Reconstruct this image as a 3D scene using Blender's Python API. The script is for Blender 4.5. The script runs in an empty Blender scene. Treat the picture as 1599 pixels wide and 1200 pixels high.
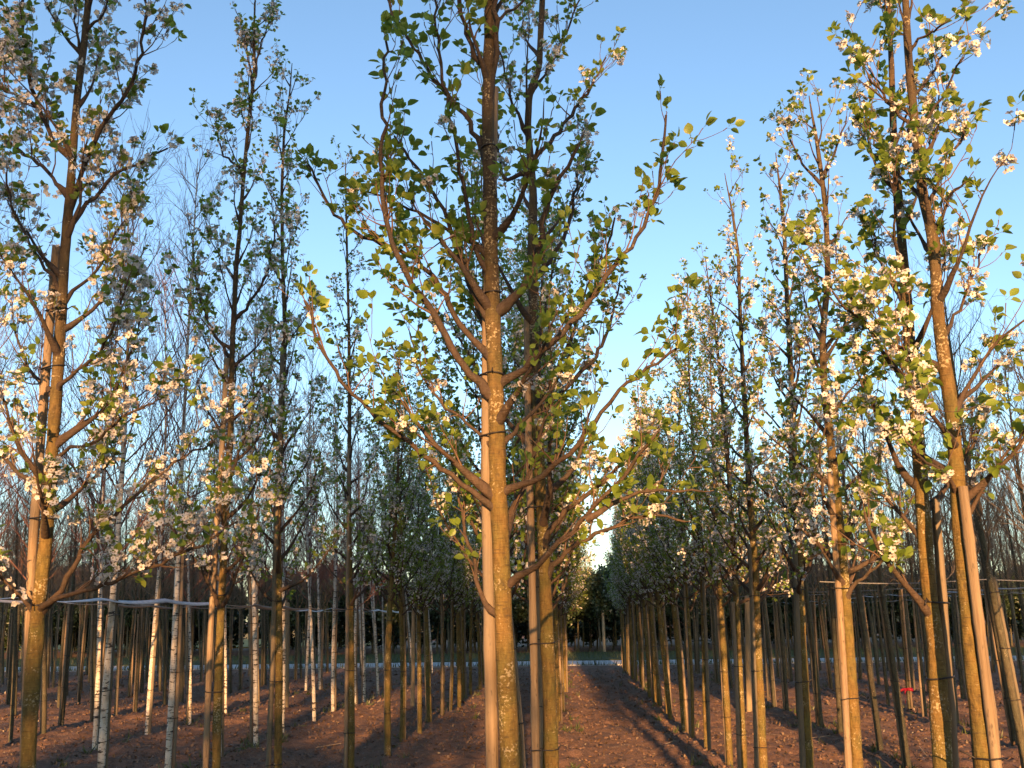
import bpy, math, random
import numpy as np
from mathutils import Vector, Matrix

rng = np.random.default_rng(7)
random.seed(7)
scene = bpy.context.scene
COL = scene.collection
R = math.radians

# ------------------------------------------------------------------ camera
F = 1500.0                       # focal length in photograph pixels (1599 wide)
CAM = np.array([0.0, 0.0, 1.70])
YAW, PITCH, ROLL = R(3.35), R(13.7), R(0.8)
fw = np.array([-math.sin(YAW)*math.cos(PITCH), math.cos(YAW)*math.cos(PITCH), math.sin(PITCH)])
r0 = np.array([math.cos(YAW), math.sin(YAW), 0.0])
u0 = np.cross(r0, fw)
rt = r0*math.cos(ROLL) - u0*math.sin(ROLL)
up = u0*math.cos(ROLL) + r0*math.sin(ROLL)
cam_d = bpy.data.cameras.new('camera')
cam_d.sensor_fit = 'HORIZONTAL'; cam_d.sensor_width = 36.0
cam_d.lens = 36.0*F/1599.0
cam_d.clip_start = 0.05; cam_d.clip_end = 5000
cam = bpy.data.objects.new('camera', cam_d); COL.objects.link(cam)
M = Matrix.Identity(4)
for i in range(3):
    M[i][0] = rt[i]; M[i][1] = up[i]; M[i][2] = -fw[i]; M[i][3] = CAM[i]
cam.matrix_world = M
scene.camera = cam

# ------------------------------------------------------------------ sky, sun, exposure
SUN_EL, SUN_AZ = R(9.5), R(-2.6)      # azimuth of travel, left of the row direction
world = bpy.data.worlds.new('World'); scene.world = world; world.use_nodes = True
nt = world.node_tree
for n in list(nt.nodes): nt.nodes.remove(n)
wo = nt.nodes.new('ShaderNodeOutputWorld'); bg = nt.nodes.new('ShaderNodeBackground')
sky = nt.nodes.new('ShaderNodeTexSky'); sky.sky_type = 'NISHITA'; sky.sun_disc = False
sky.sun_elevation = SUN_EL
sky.air_density = 1.0; sky.dust_density = 0.7; sky.ozone_density = 2.2; sky.altitude = 0
travel = Vector((math.sin(SUN_AZ)*math.cos(SUN_EL), math.cos(SUN_AZ)*math.cos(SUN_EL), -math.sin(SUN_EL)))
sd = -travel
sky.sun_rotation = math.atan2(sd.x, sd.y)
bg.inputs['Strength'].default_value = 0.11
nt.links.new(sky.outputs[0], bg.inputs[0]); nt.links.new(bg.outputs[0], wo.inputs[0])
sun_d = bpy.data.lights.new('sun', 'SUN'); sun_d.energy = 5.0; sun_d.angle = R(0.6); sun_d.color = (1.0, 0.52, 0.21)
sun = bpy.data.objects.new('sun', sun_d); COL.objects.link(sun)
sun.rotation_euler = travel.to_track_quat('-Z', 'Y').to_euler(); sun.location = (0, -60, 20)
vs = scene.view_settings
vs.view_transform = 'Standard'; vs.look = 'None'; vs.exposure = 1.7; vs.gamma = 1.0; vs.use_curve_mapping = False
scene.cycles.max_bounces = 6; scene.cycles.transparent_max_bounces = 4
scene.cycles.diffuse_bounces = 3; scene.cycles.glossy_bounces = 2; scene.cycles.transmission_bounces = 3

# ------------------------------------------------------------------ pixel helpers
def ray(u, v):
    return fw + (u-799.5)/F*rt - (v-600.0)/F*up
def at(u, v, Y):
    d = ray(u, v); return CAM + d*((Y-CAM[1])/d[1])
def depth_for_row(u, v, X):
    d = ray(u, v); return CAM[1] + d[1]*(X-CAM[0])/d[0]
def project(P):
    q = np.asarray(P) - CAM
    z = q @ fw
    return 799.5 + F*(q @ rt)/z, 600.0 - F*(q @ up)/z, z

# ------------------------------------------------------------------ noise
class VNoise:
    def __init__(s, seed): s.t = np.random.default_rng(seed).random((256, 256))
    def __call__(s, x, y):
        xi = np.floor(x).astype(int); yi = np.floor(y).astype(int)
        fx = x-xi; fy = y-yi; fx = fx*fx*(3-2*fx); fy = fy*fy*(3-2*fy)
        a = s.t[xi & 255, yi & 255]; b = s.t[(xi+1) & 255, yi & 255]
        c = s.t[xi & 255, (yi+1) & 255]; d = s.t[(xi+1) & 255, (yi+1) & 255]
        return (a*(1-fx)+b*fx)*(1-fy) + (c*(1-fx)+d*fx)*fy - 0.5
N1, N2, N3, N4 = VNoise(1), VNoise(2), VNoise(3), VNoise(4)
ROWS_X = [-2.40, -0.33, 1.62]
def ground_h(x, y):
    x = np.asarray(x, float); y = np.asarray(y, float)
    h = 0.10*N1(x*0.35, y*0.22) + 0.06*N2(x*1.3, y*1.1) + 0.07*N3(x*4.1, y*3.7) + 0.055*N4(x*9.3+3, y*8.9)
    for tx in (0.25, 1.02):                                  # wheel ruts down the open aisle
        h = h - 0.045*np.exp(-((x-tx-0.05*np.sin(y*0.31))/0.13)**2)
    fade = np.clip((36.0-y)/1.5, 0, 1)*np.clip((x+40)/8, 0, 1)*np.clip((40-x)/8, 0, 1)*np.clip((y+12)/4, 0, 1)
    return h*fade

# ------------------------------------------------------------------ mesh builder
def norm(a): return a/np.maximum(np.linalg.norm(a, axis=-1, keepdims=True), 1e-9)
class MB:
    def __init__(s): s.v = []; s.f = {3: [], 4: []}; s.n = 0
    def add(s, v, *faces):
        v = np.asarray(v, float).reshape(-1, 3); s.v.append(v)
        for f in faces:
            f = np.asarray(f, int)
            if f.size: s.f[f.shape[1]].append(f+s.n)
        s.n += len(v)
    def tubes(s, P, Rd, k, cap=True):
        """P (m,n,3) centre lines, Rd (m,n) radii, k sides"""
        P = np.asarray(P, float); Rd = np.asarray(Rd, float)
        if P.ndim == 2: P = P[None]; Rd = Rd[None]
        m, n, _ = P.shape
        if m == 0: return
        T = np.empty_like(P)
        T[:, 1:-1] = P[:, 2:]-P[:, :-2]; T[:, 0] = P[:, 1]-P[:, 0]; T[:, -1] = P[:, -1]-P[:, -2]
        T = norm(T)
        mean = np.abs(norm(P[:, -1]-P[:, 0])); ref = np.zeros((m, 3)); ref[np.arange(m), mean.argmin(1)] = 1
        U = norm(np.cross(T, ref[:, None, :])); V = np.cross(T, U)
        a = np.arange(k)*2*math.pi/k
        ring = P[:, :, None, :] + Rd[:, :, None, None]*(np.cos(a)[None, None, :, None]*U[:, :, None, :] + np.sin(a)[None, None, :, None]*V[:, :, None, :])
        idx = np.arange(m*n*k).reshape(m, n, k)
        A = idx[:, :-1]; B = idx[:, 1:]
        q = np.stack([A, np.roll(A, -1, 2), np.roll(B, -1, 2), B], -1).reshape(-1, 4)
        if cap and k > 4:
            c = s.n
            s.add(ring.reshape(-1, 3), q)
            tri = np.stack([np.broadcast_to(idx[:, -1, :1], (m, k-2)), idx[:, -1, 1:-1], idx[:, -1, 2:]], -1).reshape(-1, 3)
            s.f[3].append(tri+c)
        else: s.add(ring.reshape(-1, 3), q)
    def stamp(s, tv, faces, pos, frames, scale):
        """instances of a template: pos (m,3), frames (m,3,3) rows are axes, scale (m,)"""
        m = len(pos)
        if m == 0: return
        v = np.einsum('ij,mjk->mik', tv, frames)*np.asarray(scale).reshape(m, 1, 1) + pos[:, None, :]
        off = (np.arange(m)*len(tv))[:, None, None]
        fs = [(np.asarray(f)[None]+off).reshape(-1, np.asarray(f).shape[1]) for f in faces]
        s.add(v.reshape(-1, 3), *fs)
    def box(s, c, sx, sy, sz):
        v = np.array([[x, y, z] for z in (-.5, .5) for y in (-.5, .5) for x in (-.5, .5)])*[sx, sy, sz]+np.asarray(c)
        s.add(v, [[0, 2, 3, 1], [4, 5, 7, 6], [0, 1, 5, 4], [2, 6, 7, 3], [0, 4, 6, 2], [1, 3, 7, 5]])
    def mesh(s, name, mat, smooth=True):
        me = bpy.data.meshes.new(name)
        v = np.concatenate(s.v) if s.v else np.zeros((0, 3))
        qs = np.concatenate(s.f[4]) if s.f[4] else np.zeros((0, 4), int)
        ts = np.concatenate(s.f[3]) if s.f[3] else np.zeros((0, 3), int)
        loops = np.concatenate([qs.ravel(), ts.ravel()]).astype(np.int32)
        starts = np.concatenate([np.arange(len(qs))*4, len(qs)*4+np.arange(len(ts))*3]).astype(np.int32)
        me.vertices.add(len(v)); me.vertices.foreach_set('co', v.astype(np.float32).ravel())
        me.loops.add(len(loops)); me.loops.foreach_set('vertex_index', loops)
        me.polygons.add(len(starts)); me.polygons.foreach_set('loop_start', starts)
        me.polygons.foreach_set('use_smooth', np.full(len(starts), smooth))
        me.update(calc_edges=True)
        me.materials.append(mat)
        return me

def link(name, data, parent=None, loc=None):
    o = bpy.data.objects.new(name, data); COL.objects.link(o)
    if parent is not None: o.parent = parent
    if loc is not None: o.location = loc
    return o
def tag(o, label=None, cat=None, group=None, kind=None):
    if label: o['label'] = label
    if cat: o['category'] = cat
    if group: o['group'] = group
    if kind: o['kind'] = kind
    return o

# ------------------------------------------------------------------ materials
class NT:
    def __init__(s, name):
        s.m = bpy.data.materials.new(name); s.m.use_nodes = True; s.t = s.m.node_tree
        s.b = s.t.nodes['Principled BSDF']; s.out = s.t.nodes['Material Output']
        s.b.inputs['Roughness'].default_value = 0.85
        s.b.inputs['Specular IOR Level'].default_value = 0.25
    def n(s, typ, **kw):
        n = s.t.nodes.new(typ)
        for k, v in kw.items():
            if hasattr(n, k): setattr(n, k, v)
            else: n.inputs[k.replace('_', ' ')].default_value = v
        return n
    def l(s, a, b): s.t.links.new(a, b)
    def coord(s, scale=(1, 1, 1), which='Object'):
        tc = s.n('ShaderNodeTexCoord'); mp = s.n('ShaderNodeMapping'); mp.inputs['Scale'].default_value = scale
        oi = s.n('ShaderNodeObjectInfo'); ml = s.n('ShaderNodeMath', operation='MULTIPLY'); ml.inputs[1].default_value = 37.0
        s.l(oi.outputs['Random'], ml.inputs[0]); s.l(ml.outputs[0], mp.inputs['Location'])
        s.l(tc.outputs[which], mp.inputs['Vector']); return mp.outputs[0]
    def noise(s, vec, scale, detail=4, rough=0.55):
        n = s.n('ShaderNodeTexNoise'); n.inputs['Scale'].default_value = scale; n.inputs['Detail'].default_value = detail
        n.inputs['Roughness'].default_value = rough; s.l(vec, n.inputs['Vector']); return n.outputs['Fac']
    def ramp(s, fac, stops):
        r = s.n('ShaderNodeValToRGB'); e = r.color_ramp.elements
        while len(e) < len(stops): e.new(0.5)
        for i, (p, c) in enumerate(stops): e[i].position = p; e[i].color = (*c, 1)
        s.l(fac, r.inputs[0]); return r.outputs[0]
    def mix(s, fac, a, b, mode='MIX'):
        x = s.n('ShaderNodeMix', data_type='RGBA', blend_type=mode)
        for sock, val in ((x.inputs[0], fac), (x.inputs[6], a), (x.inputs[7], b)):
            if hasattr(val, 'default_value') and not isinstance(val, (tuple, float, int)): s.l(val, sock)
            else: sock.default_value = (*val, 1) if isinstance(val, tuple) else val
        return x.outputs[2]
    def bump(s, h, strength=0.5, dist=0.01):
        b = s.n('ShaderNodeBump'); b.inputs['Strength'].default_value = strength; b.inputs['Distance'].default_value = dist
        s.l(h, b.inputs['Height']); s.l(b.outputs[0], s.b.inputs['Normal'])
    def col(s, c): s.l(c, s.b.inputs['Base Color'])
    def rnd(s):
        return s.n('ShaderNodeObjectInfo').outputs['Random']
    def isl(s):
        return s.n('ShaderNodeNewGeometry').outputs['Random Per Island']

def mat_bark(name, base, green, pale, pale_amt=0.62, upper=None, z0=2.1, z1=3.6):
    """smooth young bark: olive below, browner young wood above with upper shade painted in, lenticels, scars and lichen flecks"""
    m = NT(name); v = m.coord((1, 1, 0.30)); v2 = m.coord((1, 1, 1))
    big = m.noise(v2, 7, 4); fine = m.noise(v, 55, 6, 0.65); spots = m.noise(v2, 95, 3); patch = m.noise(v2, 8, 3)
    lent = m.noise(m.coord((0.5, 0.5, 3.2)), 42, 2); scar = m.noise(m.coord((1, 1, 0.7)), 16, 4, 0.6)
    c = m.ramp(big, [(0.34, base), (0.66, green)])
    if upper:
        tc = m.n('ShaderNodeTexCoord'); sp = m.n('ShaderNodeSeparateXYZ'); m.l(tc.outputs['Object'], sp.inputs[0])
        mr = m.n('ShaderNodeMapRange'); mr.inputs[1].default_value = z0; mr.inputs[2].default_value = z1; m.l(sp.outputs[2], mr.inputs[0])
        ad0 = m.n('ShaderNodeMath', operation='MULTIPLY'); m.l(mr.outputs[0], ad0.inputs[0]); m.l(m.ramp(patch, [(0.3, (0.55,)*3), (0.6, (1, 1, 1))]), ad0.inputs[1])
        c = m.mix(ad0.outputs[0], c, upper)  # darker with height: brown young wood plus crown shade put into the colour
    c = m.mix(0.85, c, m.ramp(fine, [(0.28, (0.35,)*3), (0.72, (1.1,)*3)]), 'MULTIPLY')
    c = m.mix(m.ramp(scar, [(0.60, (0, 0, 0)), (0.72, (0.7,)*3)]), c, (0.035, 0.028, 0.018))
    c = m.mix(m.ramp(lent, [(0.62, (0, 0, 0)), (0.68, (0.6,)*3)]), c, (0.05, 0.038, 0.022))
    ad = m.n('ShaderNodeMath', operation='MULTIPLY'); m.l(spots, ad.inputs[0])
    m.l(m.ramp(patch, [(0.38, (0.66,)*3), (0.66, (1.18,)*3)]), ad.inputs[1])
    c = m.mix(m.ramp(ad.outputs[0], [(pale_amt-0.03, (0, 0, 0)), (pale_amt+0.10, (0.75,)*3)]), c, pale)
    m.col(c)
    h = m.n('ShaderNodeMath', operation='ADD'); m.l(fine, h.inputs[0]); m.l(lent, h.inputs[1])
    h2 = m.n('ShaderNodeMath', operation='SUBTRACT'); m.l(h.outputs[0], h2.inputs[0]); m.l(scar, h2.inputs[1])
    m.bump(h2.outputs[0], 0.8, 0.008)
    return m.m
M_BARK = mat_bark('pear_bark', (0.175, 0.110, 0.034), (0.130, 0.108, 0.030), (0.36, 0.30, 0.18), 0.60, (0.062, 0.046, 0.033))  # lower tones warmed as if sunlit, upper tone darkened as if shaded
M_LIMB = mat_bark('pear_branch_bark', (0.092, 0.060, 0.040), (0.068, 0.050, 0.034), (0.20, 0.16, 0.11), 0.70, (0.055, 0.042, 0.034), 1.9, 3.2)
M_GREY = mat_bark('grey_bark', (0.100, 0.084, 0.052), (0.078, 0.076, 0.046), (0.26, 0.23, 0.16), 0.64)
def simple(name, c1, c2, scale=20, rough=0.85, bump=0.3, stretch=(1, 1, 1)):
    m = NT(name); f = m.noise(m.coord(stretch), scale, 4)
    c = m.ramp(f, [(0.3, c1), (0.7, c2)])
    m.col(m.mix(0.35, c, m.ramp(m.rnd(), [(0, (0.6,)*3), (1, (1.0,)*3)]), 'MULTIPLY'))
    m.b.inputs['Roughness'].default_value = rough
    if bump: m.bump(f, bump, 0.01)
    return m.m
M_TWIG = simple('twig', (0.085, 0.052, 0.034), (0.13, 0.085, 0.055), 30, bump=0)
M_BTWIG = simple('birch_twig', (0.13, 0.065, 0.050), (0.19, 0.10, 0.075), 12, bump=0)
M_GTWIG = simple('bare_twig', (0.14, 0.100, 0.066), (0.22, 0.165, 0.11), 12, bump=0)
M_TIE = simple('tie_rubber', (0.012, 0.011, 0.012), (0.03, 0.028, 0.028), 60, 0.5, 0)
M_RED = simple('red_tape', (0.22, 0.006, 0.016), (0.36, 0.012, 0.03), 30, 0.5, 0)
M_WTAPE = simple('white_tape', (0.40, 0.41, 0.43), (0.55, 0.56, 0.58), 15, 0.4, 0.1)
M_WIRE = simple('galvanised', (0.10, 0.10, 0.10), (0.20, 0.20, 0.20), 30, 0.45, 0)
M_POST = simple('post_wood', (0.20, 0.150, 0.085), (0.31, 0.24, 0.15), 30, 0.9, 0.5, (1, 1, 0.08))
M_CLOD = simple('soil_clod', (0.085, 0.052, 0.036), (0.20, 0.122, 0.082), 25, 0.95, 0.5)
def mat_stake():
    """weathered round cane: long grain, specks, grey patches, muddy foot"""
    m = NT('stake_wood'); f = m.noise(m.coord((1, 1, 0.030)), 90, 6, 0.65); d = m.noise(m.coord((1, 1, 0.30)), 75, 3)
    b = m.noise(m.coord((1, 1, 0.35)), 5, 4, 0.65); k = m.noise(m.coord((1, 1, 0.6)), 14, 3)
    c = m.ramp(f, [(0.30, (0.115, 0.076, 0.044)), (0.52, (0.215, 0.155, 0.095)), (0.74, (0.285, 0.215, 0.140))])
    c = m.mix(m.ramp(d, [(0.60, (0, 0, 0)), (0.70, (0.8,)*3)]), c, (0.065, 0.046, 0.030))
    c = m.mix(m.ramp(b, [(0.42, (0, 0, 0)), (0.66, (0.75,)*3)]), c, (0.150, 0.128, 0.100))
    c = m.mix(m.ramp(k, [(0.66, (0, 0, 0)), (0.74, (0.7,)*3)]), c, (0.055, 0.040, 0.026))
    tc = m.n('ShaderNodeTexCoord'); sp = m.n('ShaderNodeSeparateXYZ'); m.l(tc.outputs['Object'], sp.inputs[0])
    mr = m.n('ShaderNodeMapRange'); mr.inputs[1].default_value = 0.45; mr.inputs[2].default_value = 0.05; m.l(sp.outputs[2], mr.inputs[0])
    c = m.mix(m.ramp(mr.outputs[0], [(0, (0, 0, 0)), (1, (0.7,)*3)]), c, (0.075, 0.052, 0.036))
    m.col(m.mix(m.ramp(m.rnd(), [(0.35, (0, 0, 0)), (1, (0.75,)*3)]), c, (0.105, 0.092, 0.062)))
    m.bump(f, 0.5, 0.005); m.b.inputs['Roughness'].default_value = 0.8
    return m.m
M_STAKE = mat_stake()
def mat_birch():
    m = NT('birch_bark'); v = m.coord((1, 1, 4.5)); f = m.noise(v, 9, 3, 0.6); g = m.noise(m.coord((1, 1, 0.6)), 9, 4); h = m.noise(m.coord((1, 1, 3.2)), 26, 2)
    c = m.ramp(g, [(0.30, (0.25, 0.21, 0.15)), (0.48, (0.46, 0.42, 0.35)), (0.75, (0.60, 0.57, 0.50))])
    c = m.mix(m.ramp(f, [(0.57, (0, 0, 0)), (0.61, (1, 1, 1))]), c, (0.045, 0.036, 0.030))
    c = m.mix(m.ramp(h, [(0.60, (0, 0, 0)), (0.67, (0.8,)*3)]), c, (0.09, 0.065, 0.045))
    m.col(c); m.bump(f, 0.3, 0.01); return m.m
M_BIRCH = mat_birch()
def mat_leaf(name, stops, trans=0.35):
    m = NT(name)
    a = m.n('ShaderNodeMath', operation='ADD'); m.l(m.isl(), a.inputs[0]); m.l(m.rnd(), a.inputs[1])
    fr = m.n('ShaderNodeMath', operation='FRACT'); m.l(a.outputs[0], fr.inputs[0])
    c = m.ramp(fr.outputs[0], stops)
    f = m.noise(m.coord((1, 1, 1)), 70, 3)
    c = m.mix(0.5, c, m.ramp(f, [(0.3, (0.65,)*3), (0.7, (1.0,)*3)]), 'MULTIPLY')
    m.col(c); m.b.inputs['Roughness'].default_value = 0.42; m.b.inputs['Specular IOR Level'].default_value = 0.45
    tr = m.n('ShaderNodeBsdfTranslucent'); mx = m.n('ShaderNodeMixShader'); mx.inputs[0].default_value = trans
    m.l(c, tr.inputs[0]); m.l(m.b.outputs[0], mx.inputs[1]); m.l(tr.outputs[0], mx.inputs[2]); m.l(mx.outputs[0], m.out.inputs[0])
    return m.m
M_LEAF = mat_leaf('pear_leaf', [(0, (0.200, 0.290, 0.040)), (0.35, (0.255, 0.355, 0.050)), (0.7, (0.160, 0.245, 0.042)), (1, (0.310, 0.360, 0.060))], 0.58)
M_PETAL = mat_leaf('pear_petal', [(0, (0.60, 0.58, 0.54)), (1, (0.74, 0.72, 0.69))], 0.32)
M_HEART = simple('flower_heart', (0.13, 0.13, 0.045), (0.20, 0.08, 0.07), 300, bump=0)
M_EVER = mat_leaf('evergreen_leaf', [(0, (0.020, 0.034, 0.014)), (1, (0.040, 0.060, 0.022))], 0.15)
M_RUST = mat_leaf('rust_leaf', [(0, (0.085, 0.040, 0.026)), (1, (0.135, 0.060, 0.038))], 0.2)
M_LITTER = mat_leaf('litter', [(0, (0.060, 0.040, 0.026)), (0.5, (0.11, 0.072, 0.042)), (1, (0.17, 0.115, 0.07))], 0.1)
M_GRASS = mat_leaf('grass', [(0, (0.050, 0.075, 0.018)), (1, (0.105, 0.115, 0.035))], 0.3)
def mat_soil():
    m = NT('soil'); v = m.coord((1, 1, 1)); a = m.noise(v, 0.8, 3); b = m.noise(v, 9, 6, 0.7); c3 = m.noise(v, 70, 3)
    c = m.ramp(b, [(0.25, (0.086, 0.048, 0.031)), (0.52, (0.200, 0.112, 0.070)), (0.8, (0.32, 0.185, 0.115))])
    c = m.mix(m.ramp(a, [(0.35, (0, 0, 0)), (0.7, (0.55,)*3)]), c, (0.15, 0.095, 0.064))
    c = m.mix(0.6, c, m.ramp(c3, [(0.3, (0.5,)*3), (0.7, (1.0,)*3)]), 'MULTIPLY')
    m.col(c); h = m.n('ShaderNodeMath', operation='ADD'); m.l(b, h.inputs[0]); m.l(c3, h.inputs[1]); m.bump(h.outputs[0], 0.8, 0.03)
    m.b.inputs['Roughness'].default_value = 0.95
    return m.m
M_SOIL = mat_soil()
M_STRAW = simple('straw', (0.20, 0.15, 0.09), (0.36, 0.29, 0.19), 20, bump=0)
M_ROAD = simple('road_concrete', (0.40, 0.38, 0.36), (0.52, 0.50, 0.48), 3, 0.9, 0.2)
M_VERGE = simple('verge_grass', (0.040, 0.055, 0.018), (0.085, 0.085, 0.032), 6, 0.95, 0.4)
M_FIELD = simple('field', (0.22, 0.15, 0.03), (0.30, 0.21, 0.045), 0.2, 0.95, 0)

# ------------------------------------------------------------------ ground, road
def build_ground():
    xs = np.concatenate([[-900, -400, -200, -100, -60], np.arange(-40, -9, 0.5), np.arange(-9, 9, 0.07), np.arange(9, 40.1, 0.5), [60, 100, 200, 400, 900]])
    ys = np.concatenate([[-600, -200, -80, -40], np.arange(-30, 5, 0.6), np.arange(5, 20, 0.07), np.arange(20, 41, 0.16), np.arange(42, 100, 3), [130, 200, 400, 800, 1500]])
    X, Y = np.meshgrid(xs, ys)
    Z = ground_h(X, Y)
    Z = Z - 0.03*(Y > 36.2)
    mb = MB(); n, k = X.shape; idx = np.arange(n*k).reshape(n, k)
    q = np.stack([idx[:-1, :-1], idx[:-1, 1:], idx[1:, 1:], idx[1:, :-1]], -1).reshape(-1, 4)
    mb.add(np.stack([X, Y, Z], -1), q)
    tag(link('ground', mb.mesh('ground', M_SOIL)), kind='structure')
    def strip(name, mat, x0, x1, y0, y1, z, h=0.0, nx=120):
        mb = MB(); xs = np.linspace(x0, x1, nx)
        wob = 0.12*N2(xs*0.3, xs*0+4)
        v = np.concatenate([np.stack([xs, y0+wob, xs*0-0.2], -1), np.stack([xs, y0+wob, xs*0+z], -1), np.stack([xs, y1+wob, xs*0+z+h], -1), np.stack([xs, y1+wob, xs*0-0.2], -1)])
        i = np.arange(nx-1); 
        q = np.concatenate([np.stack([i+r*nx, i+1+r*nx, i+1+(r+1)*nx, i+(r+1)*nx], -1) for r in range(3)])
        mb.add(v, q); tag(link(name, mb.mesh(name, mat, False)), kind='structure')
    strip('road', M_ROAD, -90, 90, 36.7, 39.9, 0.02)
    strip('grass_verge', M_VERGE, -90, 90, 40.0, 47.5, 0.05, 0.04)
    strip('field', M_FIELD, -200, -14, 66, 220, 0.04, 0.6, 40)
build_ground()

# ------------------------------------------------------------------ leaf and flower templates
def leaf_template():
    ys = [0.0, 0.22, 0.5, 0.78, 1.0]; ws = [0.02, 0.30, 0.37, 0.24, 0.0]
    v = []; 
    for y, w in zip(ys, ws):
        fold = 0.35*w; curl = -0.16*y*y
        v += [[-w, y, fold+curl], [0, y, curl], [w, y, fold+curl]]
    v = np.array(v); f = []
    for i in range(4):
        a = 3*i; f += [[a, a+1, a+4, a+3], [a+1, a+2, a+5, a+4]]
    st = np.array([[-0.02, 0.0, 0.0], [0.02, 0.0, 0.0], [0.015, -0.45, -0.03], [-0.015, -0.45, -0.03]])
    return np.concatenate([v, st]), [np.array(f+[[15, 16, 17, 18]])]
LEAF_V, LEAF_F = leaf_template()
LEAF2_V = np.array([[0, 0, 0], [-.36, .45, .1], [0, .5, -.03], [.36, .45, .1], [0, 1, -.12]]); LEAF2_F = [np.array([[0, 2, 4, 1], [0, 3, 4, 2]])]
def flower_template(detail):
    v = []; f = []
    for i in range(5):
        a = i*2*math.pi/5; c, s = math.cos(a), math.sin(a)
        if detail: pr = [(0.06, 0.0, 0.02), (0.26, -0.20, 0.05), (0.30, 0, 0.01), (0.26, 0.20, 0.05), (0.50, -0.17, 0.12), (0.52, 0, 0.09), (0.50, 0.17, 0.12)]
        else: pr = [(0.02, 0, 0), (0.30, -0.24, 0.05), (0.53, 0, 0.10), (0.30, 0.24, 0.05)]
        b = len(v)
        for (x, y, z) in pr: v.append([x*c-y*s, x*s+y*c, z])
        f += [[b, b+1, b+4, b+2], [b, b+2, b+6, b+3], ] if False else ([[b, b+2, b+4+1, b+1], [b, b+3, b+5, b+2], [b+1, b+5, b+4, b+1], [b+3, b+6, b+5, b+3]] if False else [])
        if detail: f += [[b, b+2, b+5, b+1], [b, b+3, b+5, b+2]]
        else: f += [[b, b+1, b+2, b+3]]
    v = np.array(v, float)
    if detail:
        # petals: two quads plus two tip triangles
        tr = []
        for i in range(5):
            b = i*7; tr += [[b+1, b+5, b+4], [b+3, b+6, b+5]]
        return v, [np.array(f)], np.array(tr)
    return v, [np.array(f)], None
FL_V, FL_F, FL_T = flower_template(True)
FL2_V, FL2_F, _ = flower_template(False)

def frames_from(z, y):
    """rows: x, y, z axes; y is the leaf's long axis"""
    y = norm(y); x = norm(np.cross(y, z)); zz = np.cross(x, y); return np.stack([x, y, zz], 1)
def rand_dirs(n, g=None):
    g = g or rng
    return norm(g.normal(size=(n, 3)))

HEART_V = np.array([[1, 0, 0], [0, 1, 0], [-1, 0, 0], [0, -1, 0], [0, 0, 0.8]])*0.16; HEART_F = [np.array([[0, 1, 4], [1, 2, 4], [2, 3, 4], [3, 0, 4]])]
def cluster_meshes(nvar=6):
    """blossom clusters: 7-11 five-petalled flowers on short stalks"""
    out = []
    for i in range(nvar):
        g = np.random.default_rng(100+i); n = int(g.integers(8, 13))
        d = norm(g.normal(size=(n, 3))+np.array([0, 0, 0.75])); L = g.uniform(0.026, 0.042, n)
        pos = d*L[:, None]
        nrm = norm(d + 0.45*g.normal(size=(n, 3)))
        fr = frames_from(nrm, rand_dirs(n, g)); sc = g.uniform(0.021, 0.027, n)
        pet = MB(); pet.stamp(FL_V, FL_F+[FL_T], pos, fr, sc)
        hb = MB(); hb.stamp(HEART_V, HEART_F, pos+nrm*0.001, fr, sc)
        P = np.stack([np.zeros((n, 3)), pos*0.55+g.normal(size=(n, 3))*0.002, pos], 1)
        stk = MB(); stk.tubes(P, np.full((n, 3), 0.0009), 3)
        me = bpy.data.meshes.new('blossom_cluster')
        vs_ = []; fq = []; mi = []; off = 0
        for k, b in enumerate((pet, hb, stk)):
            v = np.concatenate(b.v); vs_.append(v)
            for key in (4, 3):
                for f in b.f[key]:
                    fq += (f+off).tolist(); mi += [k]*len(f)
            off += len(v)
        me.from_pydata(np.concatenate(vs_).tolist(), [], fq)
        for mm in (M_PETAL, M_HEART, M_LEAF): me.materials.append(mm)
        me.polygons.foreach_set('material_index', mi); me.polygons.foreach_set('use_smooth', [True]*len(mi)); me.update()
        out.append(me)
    return out
CLUSTERS = cluster_meshes()
def leaf_meshes():
    out = []
    for i in range(4):
        g = np.random.default_rng(i); v = LEAF_V.copy()
        v[:, 2] += -0.10*i*v[:, 1]**2*0.6 + 0.03*np.sin(v[:, 1]*9+i)*np.abs(v[:, 0])*2
        v[:, 0] *= 0.85+0.1*i; v[:, 0] += 0.05*(i-1.5)*v[:, 1]**2
        mb = MB(); mb.add(v, *LEAF_F); out.append(mb.mesh('leaf', M_LEAF))
    return out
LEAVES = leaf_meshes()

# ------------------------------------------------------------------ tree skeletons
def resample(P, n):
    P = np.asarray(P, float); d = np.concatenate([[0], np.cumsum(np.linalg.norm(np.diff(P, axis=0), axis=1))])
    t = np.linspace(0, d[-1], n)
    Q = np.stack([np.interp(t, d, P[:, i]) for i in range(3)], -1)
    for _ in range(2): Q[1:-1] = 0.25*Q[:-2]+0.5*Q[1:-1]+0.25*Q[2:]
    return Q
def length(P): return np.linalg.norm(np.diff(P, axis=0), axis=1).sum()
def interp_line(P, s):
    """points and tangents at fractions s of a polyline"""
    n = len(P)-1; f = np.clip(s, 0, 1)*n; i = np.minimum(f.astype(int), n-1); t = (f-i)[:, None]
    return P[i]*(1-t)+P[i+1]*t, norm(P[i+1]-P[i]), i+(f-i)

def grow_limb(g, p, az, incl, L, n=10, upt=0.5, wob=0.10):
    d = np.array([math.cos(az)*math.sin(incl), math.sin(az)*math.sin(incl), math.cos(incl)])
    pts = [p]; st = L/(n-1)
    for i in range(n-1):
        d = norm(d + np.array([0, 0, upt*st*2.2]) + g.normal(size=3)*wob)
        pts.append(pts[-1]+d*st)
    return np.array(pts)

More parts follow.
